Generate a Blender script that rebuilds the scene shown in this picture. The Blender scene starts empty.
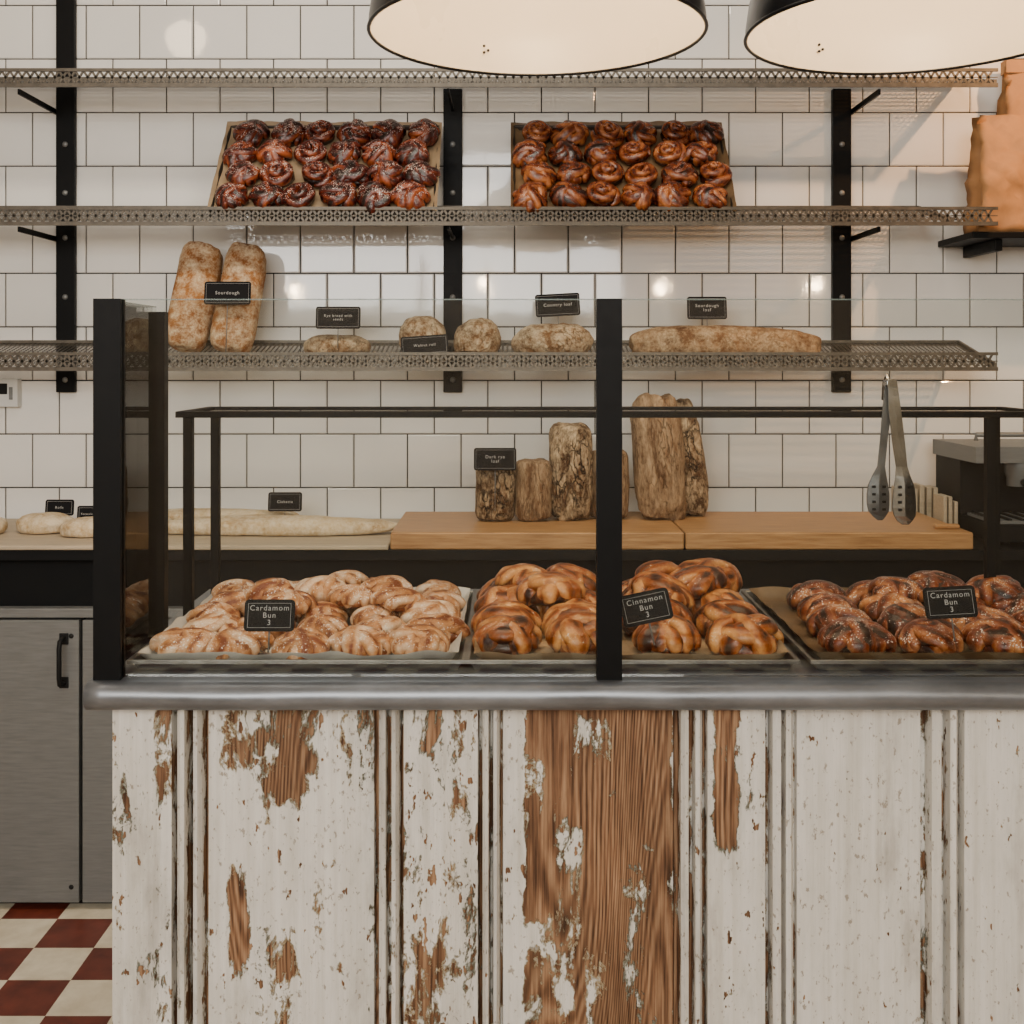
import bpy, math, random
from mathutils import Vector, Matrix, noise
random.seed(7)
S = bpy.context.scene
R = random.uniform

# ------------------------------------------------------------------ mesh builder
class MB:
    def __init__(s): s.v=[];s.f=[];s.m=[];s.a=[];s.s=[]
    def add(s, vs, fs, mi=0, a=None, smooth=False, M=None):
        o=len(s.v)
        for i,p in enumerate(vs):
            p=Vector(p)
            if M is not None: p=M@p
            s.v.append(p); s.a.append(a[i] if a is not None else 0.0)
        for f in fs:
            s.f.append([o+k for k in f]); s.m.append(mi); s.s.append(smooth)
    def box(s,x0,x1,y0,y1,z0,z1,mi=0,M=None):
        vs=[(x0,y0,z0),(x1,y0,z0),(x1,y1,z0),(x0,y1,z0),(x0,y0,z1),(x1,y0,z1),(x1,y1,z1),(x0,y1,z1)]
        s.add(vs,[(0,3,2,1),(4,5,6,7),(0,1,5,4),(1,2,6,5),(2,3,7,6),(3,0,4,7)],mi,M=M)
    def tube(s,pts,r,n=10,mi=0,closed=False,M=None,af=None,flat=1.0,caps=True,rf=None):
        pts=[Vector(p) for p in pts]; N=len(pts); vs=[];a=[];fs=[]
        up=None
        for i in range(N):
            if closed: t=pts[(i+1)%N]-pts[i-1]
            else: t=pts[min(i+1,N-1)]-pts[max(i-1,0)]
            t.normalize()
            if up is None or closed:
                ref=Vector((0,0,1)) if abs(t.z)<.9 else Vector((0,1,0))
                b=t.cross(ref).normalized(); up=b.cross(t).normalized()
            else:
                b=t.cross(up).normalized(); up=b.cross(t).normalized()
            rr=r(i/(N-1)) if callable(r) else r
            for k in range(n):
                an=2*math.pi*k/n
                q=rr*(rf(i/N,an) if rf else 1)
                vs.append(pts[i]+b*math.cos(an)*q+up*math.sin(an)*q*flat)
                a.append(af(i/N,an) if af else 0)
        for i in range(N if closed else N-1):
            j=(i+1)%N
            for k in range(n):
                l=(k+1)%n
                fs.append((i*n+k,i*n+l,j*n+l,j*n+k))
        s.add(vs,fs,mi,a,True,M)
        if not closed and caps:
            o=len(s.v)-len(vs)
            s.f.append([o+k for k in range(n)][::-1]); s.m.append(mi); s.s.append(False)
            s.f.append([o+(N-1)*n+k for k in range(n)]); s.m.append(mi); s.s.append(False)
    def strand(s,pts,nrm,r,n=14,mi=0,M=None,af=None,rf=None):
        """open strand with an explicit outward frame per point, r(u) radius"""
        N=len(pts); vs=[];a=[];fs=[]
        for i in range(N):
            t=(pts[min(i+1,N-1)]-pts[max(i-1,0)]).normalized(); up=(nrm[i]-t*nrm[i].dot(t)).normalized(); b=t.cross(up)
            for k in range(n):
                an=2*math.pi*k/n; u=i/(N-1); q=r(u)*(rf(u,an) if rf else 1)
                vs.append(pts[i]+b*math.cos(an)*q*1.1+up*math.sin(an)*q*.85); a.append(af(u,an) if af else 0)
        for i in range(N-1):
            j=i+1
            for k in range(n):
                l=(k+1)%n; fs.append((i*n+k,i*n+l,j*n+l,j*n+k))
        s.add(vs,fs,mi,a,True,M)
    def lathe(s,prof,n=48,mi=0,M=None,smooth=True):
        vs=[];fs=[]
        for r,z in prof:
            for k in range(n):
                an=2*math.pi*k/n; vs.append((r*math.cos(an),r*math.sin(an),z))
        for i in range(len(prof)-1):
            for k in range(n):
                l=(k+1)%n
                fs.append((i*n+k,i*n+l,(i+1)*n+l,(i+1)*n+k))
        s.add(vs,fs,mi,None,smooth,M)
    def grid(s,fn,nu,nv,mi=0,M=None,smooth=True,af=None):
        vs=[];a=[]
        for i in range(nu+1):
            for j in range(nv+1):
                vs.append(fn(i/nu,j/nv)); a.append(af(i/nu,j/nv) if af else 0)
        fs=[(i*(nv+1)+j,(i+1)*(nv+1)+j,(i+1)*(nv+1)+j+1,i*(nv+1)+j+1) for i in range(nu) for j in range(nv)]
        s.add(vs,fs,mi,a,smooth,M)
    def blob(s,c,h,e1=1.0,e2=1.0,nz=.05,freq=12,mi=0,M=None,seed=0,nu=40,nv=22,flatbottom=True,tone=0):
        sp=lambda x,e: math.copysign(abs(x)**e,x)
        vs=[];fs=[]
        for j in range(nv+1):
            ph=-math.pi/2+math.pi*j/nv
            for i in range(nu):
                th=2*math.pi*i/nu
                d=Vector((sp(math.cos(ph),e1)*sp(math.cos(th),e2),sp(math.cos(ph),e1)*sp(math.sin(th),e2),sp(math.sin(ph),e1)))
                if flatbottom and d.z<-.55: d.z=-.55
                p=Vector((d.x*h[0],d.y*h[1],d.z*h[2]))
                q=p*freq+Vector((seed*3.1,seed*1.7,seed))
                k=1+nz*(noise.noise(q)*1.3+noise.noise(q*2.7)*.7+noise.noise(q*6)*.35)
                vs.append(Vector(c)+p*k)
        for j in range(nv):
            for i in range(nu):
                l=(i+1)%nu
                fs.append((j*nu+i,j*nu+l,(j+1)*nu+l,(j+1)*nu+i))
        s.add(vs,fs,mi,[tone]*len(vs),True,M)
    def finish(s,name,mats,bevel=0,parent=None,seg=2):
        me=bpy.data.meshes.new(name); me.from_pydata([tuple(p) for p in s.v],[],s.f)
        for m in mats: me.materials.append(m)
        me.polygons.foreach_set('material_index',s.m)
        me.polygons.foreach_set('use_smooth',s.s)
        at=me.attributes.new('tone','FLOAT','POINT'); at.data.foreach_set('value',[float(x) for x in s.a])
        me.update()
        o=bpy.data.objects.new(name,me); S.collection.objects.link(o)
        if bevel:
            b=o.modifiers.new('bevel','BEVEL'); b.width=bevel; b.segments=seg; b.limit_method='ANGLE'; b.angle_limit=.6
        if parent: o.parent=parent
        return o

# ------------------------------------------------------------------ node helpers
def newmat(name):
    m=bpy.data.materials.new(name); m.use_nodes=True
    nt=m.node_tree; b=nt.nodes['Principled BSDF']
    return m,nt,b
def N(nt,t,**k):
    n=nt.nodes.new(t)
    for a,v in k.items(): setattr(n,a,v)
    return n
def L(nt,a,b): nt.links.new(a,b)
def coords(nt,scale=(1,1,1),loc=(0,0,0)):
    tc=N(nt,'ShaderNodeTexCoord'); mp=N(nt,'ShaderNodeMapping')
    mp.inputs['Scale'].default_value=scale; mp.inputs['Location'].default_value=loc
    L(nt,tc.outputs['Object'],mp.inputs['Vector']); return mp.outputs['Vector']
def nz(nt,vec,scale,detail=5,rough=.6,dist=0):
    n=N(nt,'ShaderNodeTexNoise'); n.inputs['Scale'].default_value=scale; n.inputs['Detail'].default_value=detail
    n.inputs['Roughness'].default_value=rough; n.inputs['Distortion'].default_value=dist
    L(nt,vec,n.inputs['Vector']); return n.outputs['Fac']
def ramp(nt,fac,stops,interp='LINEAR'):
    r=N(nt,'ShaderNodeValToRGB'); cr=r.color_ramp; cr.interpolation=interp
    while len(cr.elements)<len(stops): cr.elements.new(.5)
    for e,(p,c) in zip(cr.elements,stops):
        e.position=p; e.color=(c[0],c[1],c[2],1) if not isinstance(c,(int,float)) else (c,c,c,1)
    L(nt,fac,r.inputs['Fac']); return r.outputs['Color']
def mth(nt,op,a,b=None,c=None):
    n=N(nt,'ShaderNodeMath',operation=op)
    for i,x in enumerate((a,b,c)):
        if x is None: continue
        if isinstance(x,(int,float)): n.inputs[i].default_value=x
        else: L(nt,x,n.inputs[i])
    return n.outputs[0]
def mix(nt,f,a,b,blend='MIX'):
    n=N(nt,'ShaderNodeMix',data_type='RGBA',blend_type=blend)
    if isinstance(f,(int,float)): n.inputs[0].default_value=f
    else: L(nt,f,n.inputs[0])
    for i,x in ((6,a),(7,b)):
        if isinstance(x,tuple): n.inputs[i].default_value=(*x[:3],1)
        else: L(nt,x,n.inputs[i])
    return n.outputs[2]
def bump(nt,b,h,st=.3,dist=.002):
    n=N(nt,'ShaderNodeBump'); n.inputs['Strength'].default_value=st; n.inputs['Distance'].default_value=dist
    L(nt,h,n.inputs['Height']); L(nt,n.outputs[0],b.inputs['Normal'])

def simple(name,c,rough=.5,metal=0,var=.15,scale=20,stretch=(1,1,1),bst=.1,c2=None,spec=.5,bd=.001,rv=.08):
    m,nt,b=newmat(name); v=coords(nt,stretch); f=nz(nt,v,scale)
    c2=c2 or tuple(x*(1-var) for x in c)
    L(nt,ramp(nt,f,[(.3,c2),(.7,c)]),b.inputs['Base Color'])
    L(nt,ramp(nt,f,[(.2,max(rough-rv,0.02)),(.8,min(1,rough+rv))]),b.inputs['Roughness'])
    b.inputs['Metallic'].default_value=metal; b.inputs['Specular IOR Level'].default_value=spec
    if bst: bump(nt,b,f,bst,bd)
    return m
def hexc(h):
    h=h.lstrip('#'); c=[int(h[i:i+2],16)/255 for i in (0,2,4)]
    return tuple(x/12.92 if x<=.04045 else ((x+.055)/1.055)**2.4 for x in c)

M_tile=simple('glazed_tile',(.84,.825,.785),.05,0,.06,3,bst=.28,bd=.002,rv=.02,spec=.6)
M_grout=simple('dark_grout',(.035,.031,.027),.9)
M_black=simple('black_powder_coat',(.0025,.0027,.003),.5,.0,.3,60,bst=.05,spec=.14)
M_steelshelf=simple('aged_perforated_steel',(.13,.112,.088),.45,.6,.45,40)
M_zinc=simple('zinc_sheet',(.27,.29,.315),.40,.75,.45,9,(1,2,2),bst=.3,bd=.001,rv=.12)
M_steel=simple('brushed_steel',(.20,.205,.20),.45,.45,.25,14,(1,1,12),bst=.05)
M_chrome=simple('polished_steel',(.55,.55,.54),.18,1,.2,30,bst=.0)
M_dsteel=simple('dull_tong_steel',(.16,.16,.16),.35,.8,.3,40,bst=.0)
M_tray=simple('worn_tray_aluminium',(.24,.23,.21),.38,.8,.45,25)
M_darktray=simple('dark_tray_steel',(.05,.042,.034),.4,.6,.4,25)
M_parch=simple('parchment_white',(.60,.57,.51),.6,0,.15,25,bst=.5,bd=.004)
M_parchb=simple('parchment_browned',(.40,.28,.16),.6,0,.4,14,bst=.5,bd=.004)
M_parchs=simple('parchment_dark_caramel',(.20,.12,.055),.5,0,.6,14,bst=.5,bd=.004)
M_board=simple('oiled_oak_board',(.50,.28,.115),.45,0,.5,10,(1,10,14),bst=.15,c2=(.25,.115,.035))
M_paleboard=simple('pale_ash_board',(.48,.39,.27),.6,0,.3,10,(1,10,14),bst=.1)
M_wallp=simple('plaster_paint',(.42,.38,.33),.8,0,.06,4)
M_ceil=simple('ceiling_paint',(.58,.55,.50),.85,0,.05,3)
M_enam=simple('white_enamel',(.72,.65,.55),.3,0,.05,5,bst=0)
M_enblk=simple('black_enamel',(.004,.004,.005),.3,0,.2,5,bst=0,spec=.3)
M_slate=simple('chalkboard_black',(.005,.005,.006),.65,0,.4,40,spec=.15)
M_chalk=simple('chalk_white',(.45,.44,.42),.9)
M_white=simple('white_plastic',(.65,.65,.62),.4,0,.04)
M_kraft=simple('kraft_paper',(.44,.215,.08),.65,0,.35,9,bst=.4,bd=.006)
M_gap=simple('under_counter_dark',(.005,.0055,.006),.6,spec=.15)
M_rubber=simple('dark_rubber',(.008,.008,.008),.6,spec=.2)

def glass():
    m=bpy.data.materials.new('clear_glass'); m.use_nodes=True; nt=m.node_tree; nt.nodes.clear()
    o=N(nt,'ShaderNodeOutputMaterial'); mx=N(nt,'ShaderNodeMixShader'); t=N(nt,'ShaderNodeBsdfTransparent')
    t.inputs[0].default_value=(.955,.972,.965,1)
    g=N(nt,'ShaderNodeBsdfGlossy'); g.inputs['Roughness'].default_value=.01
    fr=N(nt,'ShaderNodeFresnel'); fr.inputs[0].default_value=1.5
    L(nt,fr.outputs[0],mx.inputs[0]); L(nt,t.outputs[0],mx.inputs[1]); L(nt,g.outputs[0],mx.inputs[2]); L(nt,mx.outputs[0],o.inputs[0])
    return m
M_glass=glass()
def glass_edge():
    m,nt,b=newmat('glass_edge_green'); b.inputs['Base Color'].default_value=(.20,.27,.25,1); b.inputs['Roughness'].default_value=.15
    b.inputs['Alpha'].default_value=.5
    return m
M_gedge=glass_edge()

def perforated():
    m,nt,b=newmat('perforated_sheet'); b.inputs['Metallic'].default_value=.6; b.inputs['Roughness'].default_value=.45
    b.inputs['Base Color'].default_value=(.09,.08,.065,1)
    v=coords(nt,(80,80,0))
    fr=N(nt,'ShaderNodeVectorMath',operation='FRACTION'); L(nt,v,fr.inputs[0])
    sb=N(nt,'ShaderNodeVectorMath',operation='SUBTRACT'); L(nt,fr.outputs[0],sb.inputs[0]); sb.inputs[1].default_value=(.5,.5,0)
    ln=N(nt,'ShaderNodeVectorMath',operation='LENGTH'); L(nt,sb.outputs[0],ln.inputs[0])
    L(nt,mth(nt,'GREATER_THAN',ln.outputs['Value'],.34),b.inputs['Alpha'])
    return m
M_perf=perforated()

def emis(name,c,s):
    m,nt,b=newmat(name); b.inputs['Base Color'].default_value=(*c,1)
    b.inputs['Emission Color'].default_value=(*c,1); b.inputs['Emission Strength'].default_value=s; return m
M_bulb=emis('warm_bulb',(1,.72,.42),300)
M_bulb2=emis('frosted_lamp_bulb',(1,.78,.5),6)
M_globe=emis('opal_globe',(1,.75,.50),18)

def peelpaint():
    m,nt,b=newmat('peeling_painted_wood')
    at=N(nt,'ShaderNodeAttribute',attribute_name='tone').outputs['Fac']
    n1=nz(nt,coords(nt,(1,1,.5)),22,11,.74,.35)
    n2=nz(nt,coords(nt,(1,1,.12)),70,4,.6)
    n3=nz(nt,coords(nt,(1,1,.45),(4,1,2)),75,3,.6)
    nn=mth(nt,'ADD',mth(nt,'MULTIPLY',mth(nt,'SUBTRACT',n1,.5),2.5),mth(nt,'MULTIPLY',mth(nt,'SUBTRACT',n2,.5),.7))
    f=mth(nt,'ADD',at,nn)
    chips=mth(nt,'MULTIPLY',mth(nt,'SUBTRACT',n3,.67),6.0)
    f=mth(nt,'MAXIMUM',f,mth(nt,'ADD',mth(nt,'ADD',.45,chips),mth(nt,'MULTIPLY',at,.5)))
    wood_m=mth(nt,'GREATER_THAN',f,.66)
    under_m=mth(nt,'GREATER_THAN',f,.60)
    big=nz(nt,coords(nt,(1,1,.13),(3.3,0,1.7)),5.0,1,.4,.15)
    sx=N(nt,'ShaderNodeSeparateXYZ'); L(nt,coords(nt),sx.inputs[0])
    wob=nz(nt,coords(nt,(1,1,.12)),34,3,.55)
    rings=mth(nt,'SINE',mth(nt,'ADD',mth(nt,'ADD',mth(nt,'MULTIPLY',big,420),mth(nt,'MULTIPLY',wob,14)),mth(nt,'MULTIPLY',sx.outputs['X'],160)))
    fine=nz(nt,coords(nt,(1,1,.03)),260,4,.65)
    blot=nz(nt,coords(nt,(1,1,.4)),12,5,.65)
    wood=ramp(nt,mth(nt,'ADD',mth(nt,'MULTIPLY',rings,.24),mth(nt,'ADD',.5,mth(nt,'MULTIPLY',mth(nt,'SUBTRACT',fine,.5),2.0))),
              [(.0,hexc('#3f2a1b')),(.45,hexc('#7b5a41')),(1,hexc('#ab8b6c'))])
    wood=mix(nt,.8,wood,ramp(nt,blot,[(.3,(.42,.38,.34)),(.6,(1.0,.96,.92))]),'MULTIPLY')
    dirt=nz(nt,coords(nt,(1,1,.3)),9,6,.7)
    spk=nz(nt,coords(nt,(1,1,.6)),150,3,.6)
    paint=ramp(nt,dirt,[(.25,hexc('#a09c93')),(.45,hexc('#d0cec7')),(.75,hexc('#e4e2dc'))])
    paint=mix(nt,ramp(nt,spk,[(.61,0),(.68,.7)]),paint,hexc('#7d6f5b'))
    streak=nz(nt,coords(nt,(1,1,.02)),90,3,.6)
    paint=mix(nt,.45,paint,ramp(nt,streak,[(.35,(.70,.67,.62)),(.6,(1,1,1))]),'MULTIPLY')
    under=mix(nt,ramp(nt,dirt,[(.45,0),(.55,1)]),hexc('#7b7f70'),hexc('#b5a484'))
    c=mix(nt,under_m,paint,under); c=mix(nt,wood_m,c,wood)
    L(nt,c,b.inputs['Base Color'])
    b.inputs['Roughness'].default_value=.65; b.inputs['Specular IOR Level'].default_value=.3
    h=mth(nt,'ADD',mth(nt,'MULTIPLY',ramp(nt,f,[(.585,1),(.60,.5),(.655,.45),(.665,0)]),1.0),mth(nt,'MULTIPLY',fine,.25))
    bump(nt,b,h,1.0,.003)
    return m
M_peel=peelpaint()

def pastry(name,dark,mid,light,sugar=.0,rough=.35,spec=.5,scol=(.80,.74,.66)):
    m,nt,b=newmat(name)
    at=N(nt,'ShaderNodeAttribute',attribute_name='tone').outputs['Fac']
    v=coords(nt); n1=nz(nt,v,34,5,.65); n2=nz(nt,v,420,2,.5)
    f=mth(nt,'ADD',at,mth(nt,'MULTIPLY',mth(nt,'SUBTRACT',n1,.5),1.25))
    c=ramp(nt,f,[(.08,dark),(.38,mid),(.80,light)])
    geo=N(nt,'ShaderNodeNewGeometry'); sx=N(nt,'ShaderNodeSeparateXYZ'); L(nt,geo.outputs['Normal'],sx.inputs[0])
    if sugar>0:
        k=mth(nt,'MULTIPLY',mth(nt,'GREATER_THAN',mth(nt,'ADD',n2,mth(nt,'MULTIPLY',n1,.6)),1.13-sugar*.2),mth(nt,'GREATER_THAN',sx.outputs['Z'],.25))
        c=mix(nt,k,c,scol)
        L(nt,ramp(nt,k,[(0,rough),(1,.9)]),b.inputs['Roughness'])
    else: b.inputs['Roughness'].default_value=rough
    L(nt,c,b.inputs['Base Color']); b.inputs['Specular IOR Level'].default_value=spec
    bump(nt,b,mth(nt,'ADD',n1,mth(nt,'MULTIPLY',n2,.3)),.6,.004)
    return m
M_p_pale=pastry('pale_cardamom_dough',hexc('#6f3410'),hexc('#b67e4c'),hexc('#e8cfb0'),.92,.52,.4)
M_p_brown=pastry('glazed_cinnamon_dough',hexc('#2c0e04'),hexc('#90480f'),hexc('#e3a660'),.50,.30,.55)
M_p_brown2=pastry('sugared_dark_dough',hexc('#200903'),hexc('#74310c'),hexc('#cc8848'),.85,.34,.5)
M_p_red=pastry('berry_dark_dough',hexc('#140402'),hexc('#52180a'),hexc('#a85428'),.90,.25,.7)
M_p_red2=pastry('caramel_dark_dough',hexc('#190603'),hexc('#65280a'),hexc('#bd743c'),.45,.24,.7)

def crust(name,dark,mid,flour,thr=.5,rough=.8,stretch=(1,1,1),crk=0.5,vs=26,cw=.05):
    m,nt,b=newmat(name); v=coords(nt,stretch)
    n1=nz(nt,v,9,6,.6,.1); n2=nz(nt,v,28,7,.72,.1); n4=nz(nt,v,160,3,.6)
    c=ramp(nt,n1,[(.32,dark),(.6,mid)])
    c=mix(nt,ramp(nt,mth(nt,'ADD',n2,mth(nt,'MULTIPLY',mth(nt,'SUBTRACT',n4,.5),.35)),[(thr-.12,0),(thr+.16,.9)]),c,flour)
    vo=N(nt,'ShaderNodeTexVoronoi',feature='DISTANCE_TO_EDGE'); vo.inputs['Scale'].default_value=vs
    dv=N(nt,'ShaderNodeVectorMath',operation='ADD'); L(nt,v,dv.inputs[0])
    nn=N(nt,'ShaderNodeTexNoise'); nn.inputs['Scale'].default_value=22; nn.inputs['Detail'].default_value=5; L(nt,v,nn.inputs['Vector'])
    sc=N(nt,'ShaderNodeVectorMath',operation='SCALE'); L(nt,nn.outputs['Color'],sc.inputs[0]); sc.inputs['Scale'].default_value=.12
    L(nt,sc.outputs[0],dv.inputs[1]); L(nt,dv.outputs[0],vo.inputs['Vector'])
    ck=ramp(nt,vo.outputs['Distance'],[(.0,1),(cw,0)])
    ckm=mth(nt,'MULTIPLY',mth(nt,'MULTIPLY',ck,crk),ramp(nt,n1,[(.46,0),(.58,1)]))
    c=mix(nt,ckm,c,dark)
    L(nt,c,b.inputs['Base Color']); b.inputs['Roughness'].default_value=rough; b.inputs['Specular IOR Level'].default_value=.25
    bump(nt,b,mth(nt,'SUBTRACT',mth(nt,'ADD',n1,mth(nt,'MULTIPLY',n2,.6)),mth(nt,'MULTIPLY',ckm,.4)),1.0,.010)
    return m
M_c_tall=crust('floured_golden_crust',hexc('#6c3b17'),hexc('#a46d3a'),hexc('#dcc6a2'),.52,crk=.15)
M_c_rnd=crust('rustic_sourdough_crust',hexc('#3a2414'),hexc('#7f5a36'),hexc('#cdbb9c'),.50,crk=.6)
M_c_long=crust('long_loaf_crust',hexc('#472b18'),hexc('#835d3a'),hexc('#bda583'),.51,crk=.4)
M_c_dark=crust('dark_cracked_crust',hexc('#150b06'),hexc('#593a20'),hexc('#d2b995'),.52,stretch=(1.2,1.2,.6),crk=1,vs=38,cw=.12)
M_c_rye=crust('rye_crust',hexc('#2d1b10'),hexc('#6f4f34'),hexc('#b59a79'),.50,stretch=(1.5,1.5,.4),crk=.6,vs=34)
M_c_flat=crust('pale_flatbread_crust',hexc('#94703f'),hexc('#bfa377'),hexc('#d9cbb0'),.45,crk=.1)

# ------------------------------------------------------------------ room
WY=3.22
def wall_back():
    mb=MB()
    mb.box(-2.4,2.4,WY+.004,WY+.14,0,3.0,1)
    t=.15; z0=1.0927-8*t; g=.0018; ch=.003
    k=0; z=z0
    while z<3.0-1e-3:
        zz0=max(z+g,0.0); zz1=min(z+t-g,3.0)
        if zz1-zz0>.02:
            off=0 if (k-8)%2==0 else t/2
            x=-1.1176+off-t*9
            while x<2.4:
                x0=max(x+g,-2.4); x1=min(x+t-g,2.4)
                if x1-x0>.01:
                    ax=R(-.004,.004); az=R(-.004,.004); cx=(x0+x1)/2; cz=(zz0+zz1)/2
                    def P(px,pz,d): return (px,WY-d+(px-cx)*az+(pz-cz)*ax,pz)
                    vs=[P(x0,zz0,-.004),P(x1,zz0,-.004),P(x1,zz1,-.004),P(x0,zz1,-.004),
                        P(x0,zz0,.0),P(x1,zz0,.0),P(x1,zz1,.0),P(x0,zz1,.0),
                        P(x0+ch,zz0+ch,.0016),P(x1-ch,zz0+ch,.0016),P(x1-ch,zz1-ch,.0016),P(x0+ch,zz1-ch,.0016)]
                    fs=[(8,9,10,11)]
                    for a in range(4):
                        b2=(a+1)%4; fs+= [(a,b2,4+b2,4+a),(4+a,4+b2,8+b2,8+a)]
                    mb.add(vs,fs,0)
                x+=t
        z+=t; k+=1
    mb.finish('wall_back',[M_tile,M_grout])
wall_back()

def checker():
    m,nt,b=newmat('red_cream_floor_tiles'); v=coords(nt,(1,1,1),(.001,-.035,.066))
    ck=N(nt,'ShaderNodeTexChecker'); ck.inputs['Scale'].default_value=1/.132
    L(nt,v,ck.inputs['Vector'])
    n=nz(nt,coords(nt),14,5,.6)
    red=ramp(nt,n,[(.3,hexc('#4b2016')),(.7,hexc('#6f3426'))]); cr=ramp(nt,n,[(.3,hexc('#bdb29a')),(.7,hexc('#dad1bb'))])
    L(nt,mix(nt,ck.outputs['Fac'],cr,red),b.inputs['Base Color']); b.inputs['Roughness'].default_value=.35
    return m
m=MB(); m.box(-2.4,2.4,-2.4,WY,-.1,0,0); m.finish('floor',[checker()])
m=MB(); m.box(-2.4,2.4,-2.4,WY,3.0,3.1,0); m.finish('ceiling',[M_ceil])
m=MB(); m.box(-2.5,-2.4,-2.4,WY,0,3.0,0); m.finish('wall_left',[M_wallp])
m=MB(); m.box(2.4,2.5,-2.4,WY,0,3.0,0); m.finish('wall_right',[M_wallp])
m=MB()
m.box(-2.4,2.4,-2.5,-2.4,0,1.62); m.box(-2.4,2.4,-2.5,-2.4,2.88,3.0)
m.box(-2.4,-2.2,-2.5,-2.4,1.62,2.88); m.box(2.2,2.4,-2.5,-2.4,1.62,2.88)
m.finish('wall_front',[M_wallp])
m=MB()
for x in (-2.2,-.76,.72,2.16): m.box(x,x+.04,-2.48,-2.42,1.62,2.88,0)
m.box(-2.2,2.2,-2.48,-2.42,1.62,1.66,0); m.box(-2.2,2.2,-2.48,-2.42,2.84,2.88,0)
m.finish('window_1',[M_black])

# ------------------------------------------------------------------ wall shelving
def upright(x,ztop):
    mb=MB(); mb.box(x-.026,x+.026,WY-.022,WY-.003,1.21,ztop,0)
    for z in (1.245,1.475,1.64,1.765,1.9):
        if z<ztop: mb.lathe([(0.0001,.004),(.006,.003),(.008,0)],12,1,Matrix.Translation((x,WY-.022,z))@Matrix.Rotation(math.pi/2,4,'X'))
    mb.finish('shelf_upright',[M_black,M_steel],.002)
upright(-1.243,2.6); upright(-.165,2.055); upright(.918,2.055)

YF=2.95
def wall_shelf(zf,xe_surf=1.24,xe_lip=1.246,arms=True):
    mb=MB(); x0=-1.75; lt=zf+.036; lb=zf-.012; rise=.065
    mb.add([(x0,YF,zf),(xe_surf,YF,zf),(xe_surf,WY-.024,zf+rise),(x0,WY-.024,zf+rise)],[(0,1,2,3)],1)
    mb.box(x0,xe_surf,WY-.03,WY-.024,zf+rise-.01,zf+rise+.006,0)
    mb.add([(xe_surf-.004,YF,zf-.012),(xe_surf+.004,YF,zf-.012),(xe_surf+.004,WY-.024,zf+rise-.01),(xe_surf-.004,WY-.024,zf+rise-.01),
            (xe_surf-.004,YF,zf+.008),(xe_surf+.004,YF,zf+.008),(xe_surf+.004,WY-.024,zf+rise+.006),(xe_surf-.004,WY-.024,zf+rise+.006)],
           [(0,3,2,1),(4,5,6,7),(0,1,5,4),(1,2,6,5),(2,3,7,6),(3,0,4,7)],0)
    mb.box(x0,xe_lip,YF-.003,YF+.003,lt-.008,lt,0); mb.box(x0,xe_lip,YF-.003,YF+.003,lb,lb+.010,0)
    p=.021; w=.0034; x=x0; h0=lb+.008; h1=lt-.006; hm=(h0+h1)/2
    mb.box(x0,xe_lip,YF-.001,YF+.001,hm-.0012,hm+.0012,0)
    while x+p<=xe_lip+1e-6:
        for a,b_ in (((x,h0),(x+p,h1)),((x,h1),(x+p,h0))):
            vs=[(a[0]-w,YF-.001,a[1]),(a[0]+w,YF-.001,a[1]),(b_[0]+w,YF-.001,b_[1]),(b_[0]-w,YF-.001,b_[1])]
            vs+=[(q[0],YF+.001,q[2]) for q in vs]
            mb.add(vs,[(0,1,2,3),(7,6,5,4),(0,3,7,4),(1,5,6,2)],0)
        x+=p
    if arms:
        for ux,sd in ((-1.243,-1),(.918,1)):
            xx=ux+sd*.031
            mb.box(xx-.003,xx+.003,YF+.02,WY-.003,zf-.026,zf-.012,2)
        mb.box(-.168,-.162,YF+.02,WY-.022,zf-.02,zf-.010,2)
    mb.finish('wall_shelf',[M_steelshelf,M_perf,M_black])
wall_shelf(2.012); wall_shelf(1.657,1.13,1.246); wall_shelf(1.284,arms=False)

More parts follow.
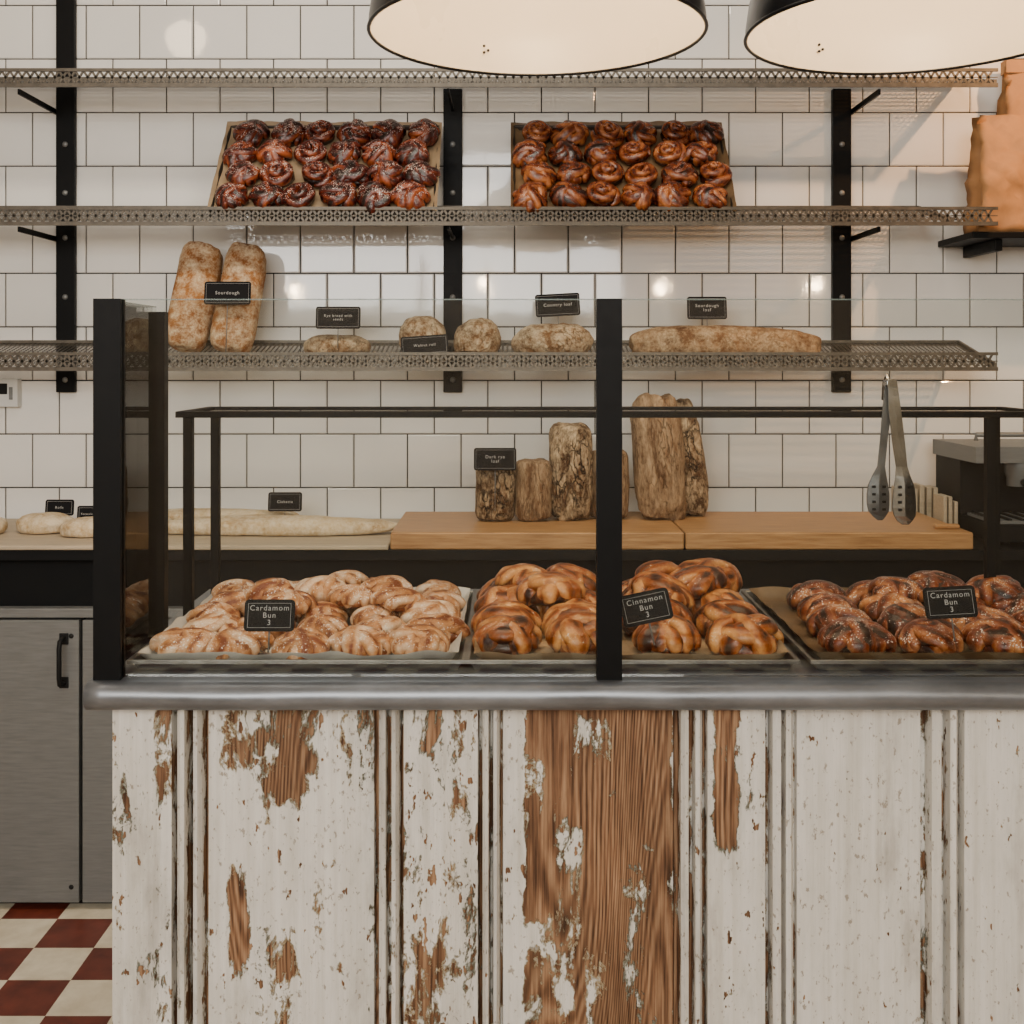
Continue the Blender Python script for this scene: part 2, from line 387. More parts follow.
m=MB(); m.box(1.19,1.75,2.97,3.215,1.615,1.632,0); m.box(1.26,1.28,3.0,3.215,1.585,1.615,0); m.box(1.6,1.62,3.0,3.215,1.585,1.615,0)
m.finish('bag_shelf',[M_black],.002)
def paper_bag(x0,x1,y0,y1,z0,z1,seed,roll=True):
    """crumpled kraft bag: creased sides, side gussets, rolled top"""
    rnd=random.Random(seed); nx,ny,nv=12,4,16
    per=[(i/nx,0) for i in range(nx)]+[(1,j/ny) for j in range(ny)]+[(1-i/nx,1) for i in range(nx)]+[(0,1-j/ny) for j in range(ny)]
    vs=[];fs=[];n=len(per)
    for k in range(nv+1):
        v=k/nv; pinch=max(0,(v-.45)/.55)
        for (px,py) in per:
            g=0
            if px in(0,1) and 0<py<1: g=(.012+.05*v)*(1-abs(2*py-1)); g=-g if px==1 else g
            x=x0+(x1-x0)*px+g; cx=(x0+x1)/2; x=cx+(x-cx)*(1-.10*pinch)
            y=(y0+y1)/2+(y0+(y1-y0)*py-(y0+y1)/2)*(1-.72*pinch)
            a=.0055 if k>0 else 0
            y-=(.016*noise.noise(Vector((x*9,seed,z0+v*3.1)))+.022*abs(noise.noise(Vector((x*14+v*5,seed+3,v*2)))))*(1 if k else 0)
            vs.append((x+rnd.uniform(-a,a)*1.0,y+rnd.uniform(-a,a)*.9,z0+(z1-z0)*v+(rnd.uniform(-.006,.006) if 0<k<nv else 0)))
    for k in range(nv):
        for i in range(n):
            j=(i+1)%n; a,b,c,d=k*n+i,k*n+j,(k+1)*n+j,(k+1)*n+i
            fs+= [(a,b,c),(a,c,d)] if rnd.random()<.5 else [(a,b,d),(b,c,d)]
    fs.append(tuple(range(n))[::-1])
    mb=MB(); mb.add(vs,fs,0,None,True)
    if roll:
        ym=(y0+y1)/2; w=(x1-x0)*.9/2; cx=(x0+x1)/2
        mb.box(cx-w,cx+w,ym-.022,ym+.016,z1-.016,z1+.020,0)
    o=mb.finish('paper_bag',[M_kraft])
    return o
paper_bag(1.215,1.47,2.99,3.09,1.633,1.945,3,False)
paper_bag(1.335,1.60,3.12,3.195,1.633,2.10,9,True)

# ------------------------------------------------------------------ signs
def sign(x,y,z,w,h,text='',tilt=-8,roll=0,stem=.05,ts=.3):
    mb=MB(); r=.006; pts=[]
    for cx,cz,a0 in ((w/2-r,h/2-r,0),(-w/2+r,h/2-r,90),(-w/2+r,-h/2+r,180),(w/2-r,-h/2+r,270)):
        for k in range(5):
            a=math.radians(a0+k*22.5); pts.append((cx+r*math.cos(a),cz+r*math.sin(a)))
    n=len(pts)
    vs=[(p[0],-.002,p[1]) for p in pts]+[(p[0],.002,p[1]) for p in pts]
    fs=[list(range(n))[::-1],[n+i for i in range(n)]]+[(i,(i+1)%n,n+(i+1)%n,n+i) for i in range(n)]
    mb.add(vs,fs,0)
    iw,ih=w/2-.005,h/2-.005; t=.0004
    mb.box(-iw,iw,-.0024,-.0021,ih-t,ih,1); mb.box(-iw,iw,-.0024,-.0021,-ih,-ih+t,1)
    mb.box(-iw,-iw+t,-.0024,-.0021,-ih,ih,1); mb.box(iw-t,iw,-.0024,-.0021,-ih,ih,1)
    if stem: mb.tube([(0,.003,-h/2-stem),(0,.003,h*.2)],.0012,6,2)
    o=mb.finish('price_sign',[M_slate,M_chalk,M_steel])
    o.location=(x,y,z); o.rotation_euler=(math.radians(tilt),math.radians(roll),0)
    if text:
        cu=bpy.data.curves.new('lettering','FONT'); cu.body=text; cu.size=h*ts; cu.align_x='CENTER'; cu.align_y='CENTER'
        cu.extrude=.0001; cu.space_line=.95; cu.space_character=1.2; cu.materials.append(M_chalk)
        t_=bpy.data.objects.new('lettering',cu); S.collection.objects.link(t_); t_.parent=o
        t_.location=(0,-.0025,0); t_.rotation_euler=(math.pi/2,0,0)
    return o

# ------------------------------------------------------------------ trays and buns
def tray(name,w,d,M,mat,pmat,lip=.016,crumple=.006,seed=0,over=.0):
    mb=MB(); t=.002; s=.008
    mb.box(-w/2+s,w/2-s,-d/2+s,d/2-s,0,t,0,M)
    ring=lambda ww,dd,z:[(-ww,-dd,z),(ww,-dd,z),(ww,dd,z),(-ww,dd,z)]
    a=ring(w/2-s,d/2-s,0); b=ring(w/2,d/2,lip); c=ring(w/2+.004,d/2+.004,lip); e=ring(w/2+.004,d/2+.004,lip-.005); f=ring(w/2-s-.001,d/2-s-.001,t)
    g=ring(w/2-.002,d/2-.002,lip)
    vs=a+b+c+e+f+g; fs=[]
    def band(i,j):
        for k in range(4): l=(k+1)%4; fs.append((i*4+k,i*4+l,j*4+l,j*4+k))
    band(0,1);band(1,2);band(2,3);band(4,5);band(5,1)
    mb.add(vs,fs,0,M=M)
    o=mb.finish(name,[mat,pmat],.001)
    pb=MB()
    def fn(u,v):
        x=(u-.5)*(w-.014+over); y=(v-.5)*(d-.014+over)
        e_=max(abs(u-.5),abs(v-.5))*2
        z=.004+abs(noise.noise(Vector((x*14+seed,y*14,seed))))*crumple+max(0,e_-.93)/.07*(lip+.002+crumple*noise.noise(Vector((x*20,y*20,seed+4))))
        return (x,y,z)
    pb.grid(fn,48,40,0,M,True)
    pb.finish('parchment_paper',[pmat],parent=o)
    return o

def knot(mb,M,Rr,mm=16,fl=1.0,nn=26):
    """plump knotted bun: fat layered strands draped across each other over a dome and tucked under"""
    tr=Rr*R(.25,.30); h=Rr*.50*fl; base=R(-.14,.10); sx=R(1.02,1.2); sy=R(.86,1.0)
    a0=R(0,math.pi); Rc=Rr-tr*.55
    layers=[(a0,-.52,.80),(a0+R(-.15,.15),.50,.82),(a0+R(.9,1.2),-.44,.95),(a0+R(1.9,2.3),.40,1.0),(a0+R(1.0,1.5),R(.15,.4),1.04),(a0+R(2.4,2.9),R(-.3,0),1.09)]
    for (az,off,lv) in layers:
        ca,sa=math.cos(az),math.sin(az); pts=[];nr=[]
        bend=R(-.7,.7); half=math.sqrt(max(.05,1-off*off))
        for i in range(nn):
            u=i/(nn-1); th=math.pi*(-.08+1.16*u)
            cu_=-math.cos(th); lx=cu_*half; ly=off*(1-.25*abs(cu_))+bend*(.5-cu_*cu_)*.35+.18*math.sin(cu_*3+a0)
            lz=math.sin(th)*math.sqrt(max(0,1-off*off*.7))
            X=lx*ca-ly*sa; Y=lx*sa+ly*ca
            z=max(lz,-.05)*h*lv
            pts.append(Vector((X*Rc*sx*(.92 if lz>0 else .86),Y*Rc*sy*(.92 if lz>0 else .86),z+tr*.74)))
            nr.append(Vector((X*.8,Y*.8,max(lz,0)*1.3+.3)).normalized())
        ph=R(-.5,.5); b2=base+R(-.12,.12); tw=R(-1.6,1.6)
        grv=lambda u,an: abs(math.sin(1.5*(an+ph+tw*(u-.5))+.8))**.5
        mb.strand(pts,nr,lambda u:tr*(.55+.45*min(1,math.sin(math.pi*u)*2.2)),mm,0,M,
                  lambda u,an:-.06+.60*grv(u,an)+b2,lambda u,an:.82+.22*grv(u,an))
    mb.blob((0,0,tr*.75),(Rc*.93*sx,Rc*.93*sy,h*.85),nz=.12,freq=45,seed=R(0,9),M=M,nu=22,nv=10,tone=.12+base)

def coil(mb,M,Rr,h):
    tr=Rr*.30
    turns=R(1.9,2.3); nn=64; ph=R(0,6.28); base=R(-.12,.08); sx=R(.95,1.1)
    pts=[]
    for i in range(nn):
        u=i/(nn-1); a=ph+u*turns*2*math.pi; r=(Rr-tr*.8)*(1-u)**.75+.001
        pts.append((r*math.cos(a)*sx,r*math.sin(a),tr*.8+h*u**.8))
    tw=R(3,6)
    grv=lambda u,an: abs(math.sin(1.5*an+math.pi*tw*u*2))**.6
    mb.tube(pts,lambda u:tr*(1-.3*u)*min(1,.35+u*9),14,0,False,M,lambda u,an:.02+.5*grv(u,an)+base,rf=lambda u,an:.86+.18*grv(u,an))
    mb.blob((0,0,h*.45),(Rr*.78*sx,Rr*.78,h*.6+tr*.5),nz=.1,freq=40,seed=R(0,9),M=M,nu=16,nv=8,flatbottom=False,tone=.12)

def Mt(x,y,z,rx=0,ry=0,rz=0):
    return Matrix.Translation((x,y,z))@Matrix.Rotation(rz,4,'Z')@Matrix.Rotation(ry,4,'Y')@Matrix.Rotation(rx,4,'X')

CT=.878; TY=1.787
T1=Mt(-.291,TY,CT+.001); tray('baking_tray',.450,.464,T1,M_tray,M_parch,seed=1)
mb=MB()
for j in range(5):
    for i in range(5):
        x=-.291+(-.165+i*.083)+R(-.006,.006)+(.008 if j%2 else -.006); y=1.617+j*.085+R(-.006,.006)
        knot(mb,Mt(x,y,CT+.008,R(-.08,.08),R(-.08,.08),R(0,6.28)),R(.043,.047),fl=.8)
for x,y in ((-.34,1.77),(-.25,1.81),(-.31,1.87),(-.21,1.89),(-.39,1.86),(-.28,1.94),(-.18,1.80)):
    knot(mb,Mt(x,y,CT+.032,R(-.2,.2),R(-.2,.2),R(0,6.28)),R(.042,.046),fl=.75)
mb.finish('cardamom_twist_buns',[M_p_pale])
T2=Mt(.163,TY,CT+.001); tray('baking_tray',.444,.464,T2,M_tray,M_parchb,seed=2,crumple=.008)
mb=MB()
for cx in (.050,.275):
    for j in range(4):
        for i in range(2):
            x=cx+(-.054+i*.107)+R(-.005,.005); y=1.634+j*.097+R(-.006,.006)
            knot(mb,Mt(x,y,CT+.008,R(-.08,.08),R(-.08,.08),R(0,6.28)),R(.052,.057))
for x,y in ((.06,1.80),(.095,1.90),(.02,1.91),(.30,1.85),(.25,1.92),(.33,1.93),(.23,1.80)):
    knot(mb,Mt(x,y,CT+.040,R(-.3,.1),R(-.2,.2),R(0,6.28)),R(.050,.055),fl=.85)
mb.finish('cinnamon_knot_buns',[M_p_brown])
T3=Mt(.632,TY,CT+.001); tray('baking_tray',.450,.464,T3,M_tray,M_parchs,seed=3,crumple=.003)
mb=MB()
for j in range(4):
    for i in range(4):
        x=.642+(-.150+i*.102)+R(-.006,.006)+j*.004; y=1.633+j*.093+R(-.006,.006)
        knot(mb,Mt(x,y,CT+.008,R(-.08,.08),R(-.08,.08),R(0,6.28)),R(.050,.055),fl=.85)
for x,y in ((.62,1.86),(.70,1.90),(.78,1.86)): knot(mb,Mt(x,y,CT+.034,R(-.2,.1),R(-.1,.1),R(0,6)),R(.046,.050),fl=.7)
mb.finish('sugared_cinnamon_buns',[M_p_brown2])

ang=math.radians(51)
def raked(xc,w,mat,pm,bm,cols,rows,name,seed,cl):
    L_=.335
    M=Matrix.Translation((xc,2.972,1.672))@Matrix.Rotation(ang,4,'X')@Matrix.Translation((0,L_/2,0.004))
    tray('baking_tray',w,L_,M,mat,pm,seed=seed,crumple=.006,over=.03)
    mb=MB(); dx=(w-.090)/(cols-1); dy=(L_-.086)/(rows-1)
    for j in range(rows):
        for i in range(cols):
            x=-(w-.105)/2+i*dx*.97+(dx*.13 if j%2 else -dx*.08)+R(-.005,.005); y=-(L_-.086)/2+j*dy+R(-.004,.004)
            X=M@Mt(x,y,.006,R(-.15,.15),R(-.15,.15),R(0,6.28))
            if R(0,1)<cl: coil(mb,X,R(.048,.051),.030)
            else: knot(mb,X,R(.049,.053),mm=12,nn=22)
    mb.finish(name,[bm])
raked(-.488,.575,M_darktray,M_parchb,M_p_red,6,4,'berry_swirl_buns',5,.10)
raked(.287,.565,M_darktray,M_parchs,M_p_red2,6,4,'caramel_swirl_buns',6,.3)

# ------------------------------------------------------------------ breads on lower shelf
def loaf(name,c,h,mat,e1=1,e2=1,nzv=.05,rot=(0,0,0),seed=0,freq=12,fb=True):
    mb=MB(); mb.blob((0,0,0),h,e1,e2,nzv,freq,seed=seed,nu=72,nv=44,flatbottom=fb)
    o=mb.finish(name,[mat]); o.location=c; o.rotation_euler=rot; return o
loaf('bread_loaf',(-.848,3.075,1.470),(.058,.045,.152),M_c_tall,.38,.8,.05,(-.35,.09,0),1,fb=False)
loaf('bread_loaf',(-.725,3.060,1.462),(.056,.045,.150),M_c_tall,.38,.8,.05,(-.32,.11,0),2,fb=False)
loaf('sourdough_round',(-.466,3.06,1.335),(.088,.06,.034),M_c_rnd,.8,1,.07,(0,0,0),3)
loaf('sourdough_round',(-.238,3.09,1.358),(.062,.06,.060),M_c_rnd,.8,1,.11,(0,0,.3),4)
loaf('sourdough_round',(-.092,3.07,1.353),(.066,.06,.057),M_c_rnd,.8,1,.12,(0,0,.9),5)
loaf('sourdough_round',(.108,3.06,1.347),(.105,.075,.052),M_c_rnd,.8,1,.10,(0,0,.1),6)
loaf('long_bread_loaf',(.562,3.06,1.342),(.262,.065,.050),M_c_long,.75,.7,.09,(0,.015,0),7,8)
sign(-.735,2.972,1.473,.120,.060,'Sourdough',stem=.14,ts=.2)
sign(-.452,2.99,1.410,.116,.058,'Rye bread with\nseeds',stem=.05,ts=.17)
sign(-.225,2.962,1.338,.122,.050,'Walnut roll',roll=-4,stem=0,ts=.2)
sign(.121,3.05,1.446,.118,.060,'Country loaf',roll=-3,stem=.06,ts=.2)
sign(.517,3.05,1.438,.105,.060,'Sourdough\nloaf',stem=.05,ts=.2)

# ------------------------------------------------------------------ back counter
BY=2.72
m=MB()
m.box(-2.0,1.9,BY,WY-.006,.825,.850,0)
m.box(-2.0,1.9,BY+.05,WY-.006,.70,.825,1)
m.box(-2.0,1.9,BY+.03,WY-.006,.0,.70,1)
m.box(-2.0,1.9,BY,BY+.03,.690,.712,2)
doors=[(-1.97,-1.505),(-1.495,-1.023),(-1.015,-.56),(-.552,-.09),(-.082,.38),(.388,.85),(.858,1.32),(1.328,1.79)]
for a,b in doors:
    m.box(a,b,BY-.004,BY+.03,.018,.685,2)
    for z in (.055,.648):
        m.lathe([(.0001,.003),(.005,.002),(.006,0)],10,3,Matrix.Translation((b-.018,BY-.004,z))@Matrix.Rotation(math.pi/2,4,'X'))
    hx=b-.035
    m.tube([(hx,BY-.004,.645),(hx,BY-.030,.640),(hx,BY-.034,.625),(hx,BY-.034,.555),(hx,BY-.030,.540),(hx,BY-.004,.535)],.006,8,3)
    m.box(hx-.011,hx+.011,BY-.007,BY-.003,.628,.655,3); m.box(hx-.011,hx+.011,BY-.007,BY-.003,.525,.552,3)
m.finish('refrigerated_back_counter',[M_gap,M_gap,M_steel,M_rubber],.002)
m=MB(); m.box(-1.9,-.292,BY-.006,3.18,.851,.862,0); m.finish('wooden_board',[M_paleboard],.003)
m=MB(); m.box(-.288,.407,BY,3.10,.851,.892,0); m.finish('cutting_board',[M_board],.004)
m=MB(); m.box(.411,1.092,BY,3.10,.851,.892,0); m.box(1.02,1.08,BY+.05,BY+.07,.892,.904,0); m.finish('cutting_board',[M_board],.004)
zt=.892
loaf('scored_rye_loaf',(-.042,2.93,zt+.073),(.051,.045,.073),M_c_dark,.35,.8,.05,(0,0,0),11,20,False)
loaf('crusty_tin_loaf',(.054,2.93,zt+.078),(.047,.045,.077),M_c_rye,.3,.7,.05,(0,.0,.1),12,20,False)
loaf('crusty_tin_loaf',(.150,2.95,zt+.122),(.056,.05,.121),M_c_dark,.3,.7,.06,(-.03,.0,0),13,16,False)
loaf('crusty_tin_loaf',(.250,2.97,zt+.089),(.050,.05,.087),M_c_rye,.3,.7,.05,(0,.0,.1),14,16,False)
loaf('tall_rye_loaf',(.378,2.97,zt+.157),(.064,.05,.157),M_c_rye,.35,.7,.08,(-.12,-.06,0),15,14,False)
loaf('tall_rye_loaf',(.455,3.03,zt+.150),(.050,.045,.150),M_c_dark,.4,.7,.08,(-.10,-.12,0),16,14,False)
loaf('flat_ciabatta',(-.60,2.90,.880),(.295,.055,.028),M_c_flat,.8,.8,.08,(0,0,-.02),21,8)
loaf('flat_ciabatta',(-.80,3.05,.880),(.22,.05,.026),M_c_flat,.8,.8,.08,(0,0,.03),22,8)
loaf('ciabatta_roll',(-1.36,2.90,.880),(.085,.06,.030),M_c_flat,.8,.9,.08,(0,0,.1),23)
loaf('ciabatta_roll',(-1.19,2.93,.880),(.075,.055,.029),M_c_flat,.8,.9,.08,(0,0,-.2),24)
loaf('ciabatta_roll',(-1.05,2.87,.880),(.075,.05,.028),M_c_flat,.8,.9,.08,(0,0,.2),25)
loaf('ciabatta_roll',(-.93,2.95,.878),(.055,.045,.026),M_c_flat,.8,.9,.08,(0,0,.2),26)
sign(-.042,2.865,1.053,.106,.056,'Dark rye\nloaf',stem=.1,ts=.2)
sign(-.592,3.0,.930,.088,.050,'Ciabatta',stem=.03,ts=.2)
sign(-1.18,3.0,.915,.074,.042,'Rolls',stem=.03,ts=.22)
sign(-1.09,2.95,.905,.05,.042,'Focaccia',stem=.03,ts=.17)

m=MB()
for i in range(7):
    m.box(1.045+i*.019,1.058+i*.019,3.105,3.17,.851,.955+R(-.008,.012),0)
for i in range(3):
    m.box(1.10+i*.014,1.109+i*.014,2.93,3.005,.851,.945+R(-.008,.012),0)
m.finish('folded_paper_napkins',[M_paleboard],.002)
# espresso machine at the end of the back counter
m=MB()
m.box(1.15,1.62,2.76,3.12,.863,.905,0)             # drip tray base
m.box(1.16,1.61,2.77,2.93,.905,.912,1)
for i in range(14): m.box(1.165+i*.032,1.175+i*.032,2.775,2.925,.912,.916,2)
m.box(1.15,1.62,2.95,3.12,.905,1.045,0)            # body
m.box(1.145,1.625,2.84,3.13,1.045,1.085,1)         # head and cup warmer
m.tube([(1.15,2.85,1.10),(1.15,2.85,1.115),(1.62,2.85,1.115),(1.62,2.85,1.10)],.006,10,1)
for gx in (1.27,1.49):
    m.lathe([(.036,1.045),(.036,1.02),(.030,1.005),(.030,.985),(.0001,.984)],24,1,Matrix.Translation((gx,2.88,0)))
    m.tube([(gx,2.86,.998),(gx-.01,2.80,.992),(gx-.015,2.745,.988)],lambda u:.008+.004*u,10,2)
m.tube([(1.185,2.86,1.045),(1.18,2.83,1.02),(1.178,2.81,.94)],.0045,8,1)
for x in (1.20,1.56):
    for y in (2.80,3.07): m.lathe([(.0001,0),(.012,0),(.012,.013),(.0001,.013)],12,2,Matrix.Translation((x,y,.851)))
m.finish('espresso_machine',[M_gap,M_steel,M_rubber],.003)
m=MB(); m.box(-1.47,-1.372,WY-.03,WY-.002,1.170,1.248,0); m.box(-1.44,-1.40,WY-.0315,WY-.03,1.205,1.235,1); m.box(-1.395,-1.385,WY-.0325,WY-.03,1.19,1.225,2)
m.finish('wall_thermostat',[M_white,M_rubber,M_steel],.003)

# ------------------------------------------------------------------ front counter
XL,XR=-.557,1.46
prof=[]
for k in range(13):
    a=math.radians(90+k*15); prof.append((1.510+.0185*math.cos(a),.8595+.0185*math.sin(a)))
prof+= [(1.53,.841),(2.12,.841),(2.12,.878)]
m=MB(); nP=len(prof)
nx=90
vs=[];fs=[]
for i in range(nx+1):
    x=XL+(XR-XL)*i/nx
    for (y,z) in prof:
        dz=noise.noise(Vector((x*9,y*3,z*3)))*.0016
        vs.append((x,y+dz,z+(dz if y<1.5 else 0)))
for i in range(nx):
    for k in range(nP):
        l=(k+1)%nP; fs.append((i*nP+k,(i+1)*nP+k,(i+1)*nP+l,i*nP+l))
fs.append(list(range(nP))); fs.append([nx*nP+k for k in range(nP)][::-1])
m.add(vs,fs,0)
o=m.finish('zinc_countertop',[M_zinc])
for p in o.data.polygons: p.use_smooth=len(p.vertices)==4 and abs(p.normal.z)<.995

def mould(x0,x1,d0,d1):
    w=x1-x0; seq=[(0,.0,.2),(.06,.020,1.1),(.17,.020,1.1),(.2,-.004,.45),(.3,-.009,.35),(.42,-.007,.35),(.46,.008,1.0),(.5,.018,1.0),(.58,.018,.9),(.62,-.003,.35),(.75,-.006,.3),(.84,.002,.4),(.9,.020,1.1),(.97,.020,1.0),(1,0,.2)]
    return [(x0+w*u,(d+ (d0 if u<.5 else d1)*(1 if u in(0,1) else .4)),p) for u,d,p in seq]
segs=[('f',-.535,-.456,0),('m',-.456,-.411),('f',-.411,-.187,.018),('m',-.187,-.145),('f',-.145,-.046,0),('m',-.046,-.012),
      ('f',-.012,.218,.018),('m',.218,.262),('f',.262,.339,0),('m',.339,.386),('f',.386,.553,.018),('m',.553,.606),
      ('f',.606,.70,0),('m',.70,.745),('f',.745,.97,.018),('m',.97,1.01),('f',1.01,1.11,0),('m',1.11,1.15),('f',1.15,1.36,.018),('f',1.36,1.44,0)]
cols=[]
for i,sg in enumerate(segs):
    if sg[0]=='f':
        n=max(2,int((sg[2]-sg[1])/.006))
        for k in range(n+1): cols.append((sg[1]+(sg[2]-sg[1])*k/n,sg[3],None))
    else:
        d0=segs[i-1][3]; d1=segs[i+1][3] if i+1<len(segs) and segs[i+1][0]=='f' else 0
        cols+=mould(sg[1],sg[2],d0,d1)[1:-1]
regions=[(-.39,-.183,.74,.86,.60),(-.35,-.27,.70,.82,.64),(-.384,-.357,.47,.615,.80),(-.35,-.295,.38,.53,.56),(-.475,-.448,.70,.86,.70),(-.54,-.50,.2,.45,.55),(-.54,-.46,.2,.86,.34),
 (-.39,-.19,.2,.74,.30),(-.145,-.046,.2,.86,.49),(-.14,-.095,.2,.54,.60),(-.075,-.046,.52,.72,.55),(.020,.216,-.1,.87,.95),(.06,.10,.50,.68,.60),(.02,.085,.40,.56,.64),(.10,.13,.3,.5,.66),(.02,.05,.70,.80,.80),(.15,.19,.42,.6,.72),(.08,.13,.74,.82,.72),
 (.272,.300,.66,.87,1.0),(.305,.335,.70,.80,.5),(-.205,-.185,.5,.58,.6),(.75,.95,.3,.6,.5)]
def peel(x,z):
    v=.26 if x<.34 else .10
    def sm(a,b,t): t=min(1,max(0,(t-a)/(b-a))); return t*t*(3-2*t)
    for x0,x1,z0,z1,val in regions:
        e=.010
        k=sm(x0-e,x0+e*.6,x)*(1-sm(x1-e*.6,x1+e,x))*sm(z0-.03,z0+.03,z)*(1-sm(z1-.03,z1+.03,z))
        if val<.9 and v>.85: v=v+(val-v)*k
        else: v=max(v,v+(val-v)*k)
    return v
m=MB(); PY=1.54; nz_=96; vs=[];av=[];H=.8405
for (x,d,p) in cols:
    for j in range(nz_+1):
        z=H*j/nz_
        vs.append((x,PY+d+noise.noise(Vector((x*9,z*5,1)))*.0008,z))
        av.append(p*(.72 if x<.345 else .5) if p is not None else peel(x,z))
fs=[]
for i in range(len(cols)-1):
    for j in range(nz_):
        a=i*(nz_+1)+j; fs.append((a,a+nz_+1,a+nz_+2,a+1))
m.add(vs,fs,0,av)
m.add([(-.535,PY,0),(-.535,2.08,0),(-.535,2.08,H),(-.535,PY,H)],[(0,3,2,1)],0,[.3]*4)
m.add([(1.44,PY,0),(1.44,2.08,0),(1.44,2.08,H),(1.44,PY,H)],[(0,1,2,3)],0,[.3]*4)
m.add([(-.535,2.08,0),(1.44,2.08,0),(1.44,2.08,H),(-.535,2.08,H)],[(0,3,2,1)],1)
m.finish('counter_front_cladding',[M_peel,M_gap])

m=MB(); GZ=1.381
m.box(-.552,-.516,1.515,1.535,CT,GZ,0); m.box(.112,.145,1.515,1.535,CT,GZ,0); m.box(.79,.826,1.515,1.535,CT,GZ,0)
m.box(-.556,-.526,1.740,1.760,CT,GZ-.008,0); m.box(.796,.826,1.740,1.760,CT,GZ-.008,0)
for x0,x1 in ((-.516,.112),(.145,.79)):
    m.box(x0,x1,1.522,1.528,CT+.003,GZ-.0015,1); m.box(x0,x1,1.522,1.528,GZ-.0015,GZ,2)
for x in (-.541,.807):
    m.box(x-.003,x+.003,1.535,1.740,CT+.003,GZ-.0015,1); m.box(x-.003,x+.003,1.535,1.74,GZ-.0015,GZ,2)
m.finish('glass_sneeze_guard',[M_black,M_glass,M_gedge])
m=MB(); SZ=1.207; lw=.0075
for x,y in ((-.523,1.86),(-.527,2.045),(.773,1.86),(.858,2.045)): m.box(x-lw,x+lw,y-lw,y+lw,CT,SZ,0)
m.box(-.542,.875,1.850,1.868,SZ,SZ+.010,0); m.box(-.542,.875,2.036,2.054,SZ,SZ+.010,0)
m.box(-.542,-.526,1.868,2.036,SZ,SZ+.010,0); m.box(.859,.875,1.868,2.036,SZ,SZ+.010,0)
m.box(-.526,.859,1.868,2.036,SZ+.002,SZ+.007,1)
m.finish('glass_shelf_stand',[M_black,M_glass],.001)

# one pair of tongs: two sprung arms joined at the top, scalloped heads
m=MB()
def arm(pts,ws,y,th=.0015,mi=0,cup=.0):
    n=len(pts); vs=[]
    for (x,z),w in zip(pts,ws):
        yc=y-cup*max(0,w-.009)
        for yy in (-th,th): vs+= [(x-w,y+yy,z),(x,yc+yy,z),(x+w,y+yy,z)]
    fs=[]
    for i in range(n-1):
        a=i*6;b=a+6
        fs+=[(a,a+1,b+1,b),(a+1,a+2,b+2,b+1),(a+3,b+3,b+4,a+4),(a+4,b+4,b+5,a+5),(a,b,b+3,a+3),(a+2,a+5,b+5,b+2)]
    fs+=[(0,3,4,1),(1,4,5,2),((n-1)*6,(n-1)*6+1,(n-1)*6+4,(n-1)*6+3),((n-1)*6+1,(n-1)*6+2,(n-1)*6+5,(n-1)*6+4)]
    m.add(vs,fs,mi,smooth=False)
arm([(.603,1.268),(.599,1.22),(.594,1.17),(.590,1.13),(.587,1.116),(.585,1.10),(.585,1.085),(.585,1.07),(.586,1.058),(.587,1.050),(.588,1.044)],[.006,.007,.006,.006,.011,.016,.018,.018,.016,.010,.004],1.838,mi=1,cup=.35)
arm([(.605,1.268),(.609,1.22),(.615,1.17),(.620,1.13),(.622,1.115),(.624,1.10),(.624,1.085),(.624,1.065),(.625,1.052),(.625,1.044),(.626,1.038)],[.007,.010,.010,.009,.012,.016,.018,.019,.017,.012,.005],1.830,mi=0,cup=.35)
m.tube([(.604,1.845,1.235),(.604,1.842,1.262),(.604,1.852,1.276),(.604,1.868,1.262),(.604,1.872,1.235)],.003,8,0)
m.tube([(.604,1.828,1.262),(.604,1.848,1.262)],.008,12,0)
for dx,yy in ((.585,1.8315),(.624,1.8235)):
    for k in range(4):
        for s_ in (-1,1): m.box(dx+s_*.008-.003,dx+s_*.008+.003,yy+.0008,yy+.0016,1.060+k*.012,1.064+k*.012,2)
m.finish('serving_tongs',[M_chrome,M_dsteel,M_gap],.0006)

sign(-.333,1.580,.949,.069,.043,'Cardamom\nBun\n3',tilt=-14,stem=.028,ts=.24)
sign(.184,1.580,.960,.069,.043,'Cinnamon\nBun\n3',tilt=-14,roll=-12,stem=.03,ts=.24)
sign(.604,1.585,.966,.071,.043,'Cardamom\nBun\n3',tilt=-14,roll=-3,stem=.03,ts=.24)

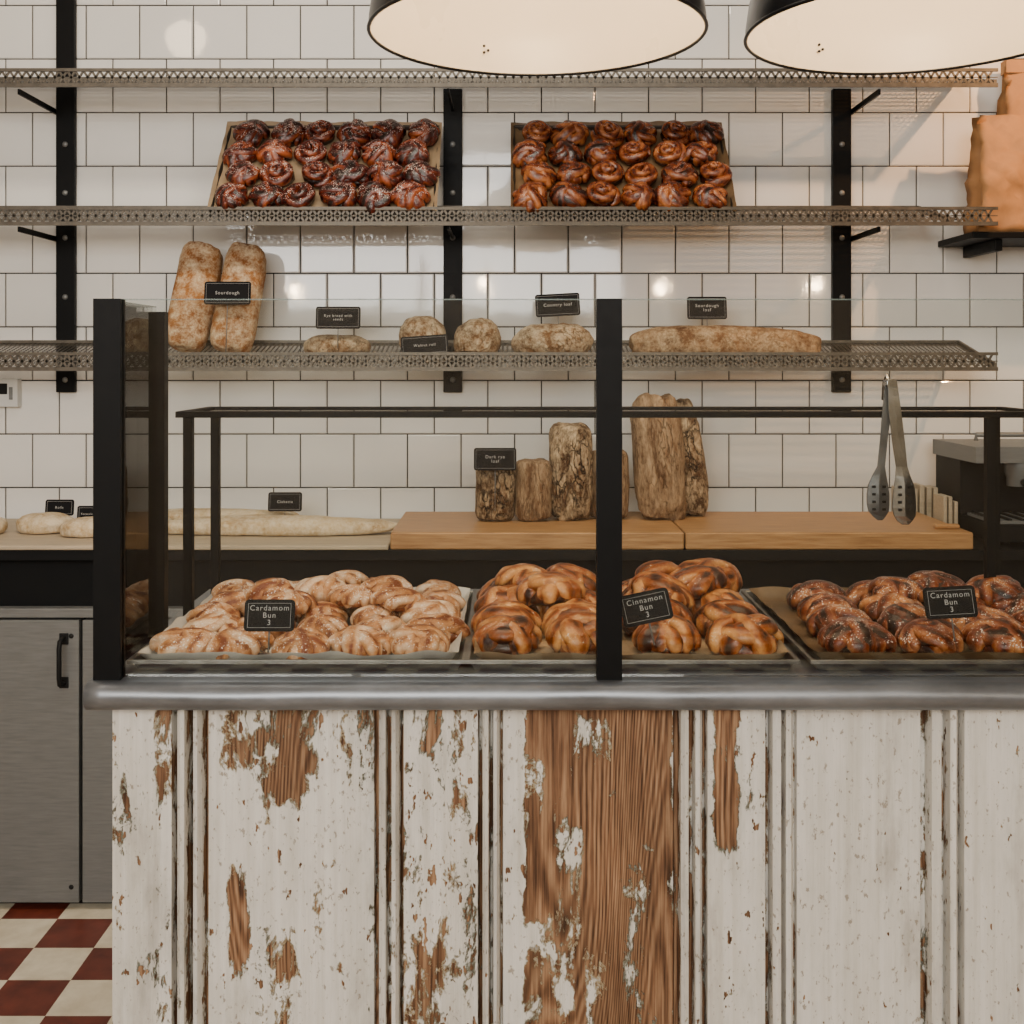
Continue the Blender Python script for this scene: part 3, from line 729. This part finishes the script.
# ------------------------------------------------------------------ pendant lamps
def pendant(x,y,z):
    r=.248
    out=[(r,0),(r-.001,.015),(r-.006,.05),(r-.018,.09),(r-.042,.13),(r-.08,.165),(r-.13,.19),(.085,.205),(.06,.215),(.052,.25),(.04,.275),(.012,.28)]
    inn=[(r-.003,0.0),(r-.005,.015),(r-.010,.05),(r-.022,.088),(r-.046,.127),(r-.084,.161),(r-.134,.185),(.08,.20),(.04,.204),(.0001,.205)]
    m=MB(); T=Matrix.Translation((x,y,z))
    m.lathe(out,72,0,T); m.lathe(inn[::-1],72,1,T)
    m.lathe([(r-.003,0),(r-.0035,-.003),(r,-.004),(r+.002,-.002),(r,.002)],72,0,T)
    m.tube([(x,y,z+.275),(x,y,2.999)],.004,8,0)
    m.lathe([(.05,3.0-z),(.05,2.985-z),(.006,2.975-z)],24,0,T)
    m.lathe([(.02,.205),(.02,.175),(.0001,.173)],16,0,T)
    m.lathe([(.014,.173),(.02,.16),(.03,.145),(.031,.13),(.022,.115),(.0001,.107)],20,2,T)
    for a,dz in ((-.36,.030),(-.36,.041),(-.33,.034),(2.6,.05)):
        m.lathe([(.0001,.002),(.002,.0015),(.0025,0)],8,0,Matrix.Translation((x+(r-.011)*math.sin(a),y+(r-.011)*math.cos(a),z+dz))@Matrix.Rotation(math.pi/2,4,'X'))
    m.finish('enamel_pendant_lamp',[M_enblk,M_enam,M_bulb2])
    l=bpy.data.lights.new('bulb_light','POINT'); l.energy=4.6; l.color=(1,.74,.47); l.shadow_soft_size=.03
    o=bpy.data.objects.new('pendant_bulb_light',l); o.location=(x,y,z+.06); S.collection.objects.link(o)
pendant(.037,1.70,1.784); pendant(.597,1.70,1.786)
for x,y,z in ((-.175,-1.0,1.785),(.99,-1.0,1.79),(1.947,-1.0,1.775),(-1.40,-1.0,1.75)):
    m=MB(); T=Matrix.Translation((x,y,z))
    m.lathe([(.0001,-.035),(.022,-.028),(.033,-.008),(.033,.008),(.022,.03),(.014,.045)],20,1,T)
    m.lathe([(.016,.042),(.018,.09),(.006,.10)],16,0,T); m.tube([(x,y,z+.095),(x,y,2.999)],.003,6,0)
    m.finish('bare_bulb_pendant',[M_black,M_bulb])
m=MB(); T=Matrix.Translation((-1.26,2.0,2.54))
m.lathe([(.0001,-.07)]+[(.07*math.cos(math.radians(a)),.07*math.sin(math.radians(a))) for a in range(-75,76,15)]+[(.0001,.07)],24,1,T)
m.tube([(-1.26,2.0,2.61),(-1.26,2.0,2.999)],.005,8,0); m.finish('opal_globe_pendant',[M_black,M_globe])

l=bpy.data.lights.new('warm_spot','SPOT'); l.energy=70; l.color=(1,.52,.22); l.spot_size=math.radians(70); l.spot_blend=.9; l.shadow_soft_size=.02
o=bpy.data.objects.new('warm_wall_spot_light',l); o.location=(1.75,2.35,2.45); S.collection.objects.link(o)
o.rotation_euler=(Vector((1.20,3.2,1.75))-o.location).to_track_quat('-Z','Y').to_euler()

w=bpy.data.worlds.new('sky'); S.world=w; w.use_nodes=True; bg=w.node_tree.nodes['Background']
bg.inputs[0].default_value=(.85,.9,1,1); bg.inputs[1].default_value=1.0
l=bpy.data.lights.new('daylight','AREA'); l.shape='RECTANGLE'; l.size=3.0; l.size_y=1.15; l.energy=128; l.color=(1,.97,.92)
o=bpy.data.objects.new('window_daylight',l); o.location=(-.7,-2.38,2.27); S.collection.objects.link(o)
o.rotation_euler=(math.radians(80),0,math.radians(6))
l=bpy.data.lights.new('ceiling','AREA'); l.shape='RECTANGLE'; l.size=1.7; l.size_y=.3; l.energy=42; l.color=(1,.88,.73)
o=bpy.data.objects.new('overhead_fill_light',l); o.location=(-.15,1.7,2.95); S.collection.objects.link(o)  # unseen fill added overhead so the pastries are brighter from above

c=bpy.data.cameras.new('camera'); c.sensor_width=36; c.lens=36*1150/1024; c.shift_y=-152/1024
o=bpy.data.objects.new('camera',c); o.location=(0,0,1.3); o.rotation_euler=(math.radians(90),0,0); S.collection.objects.link(o); S.camera=o
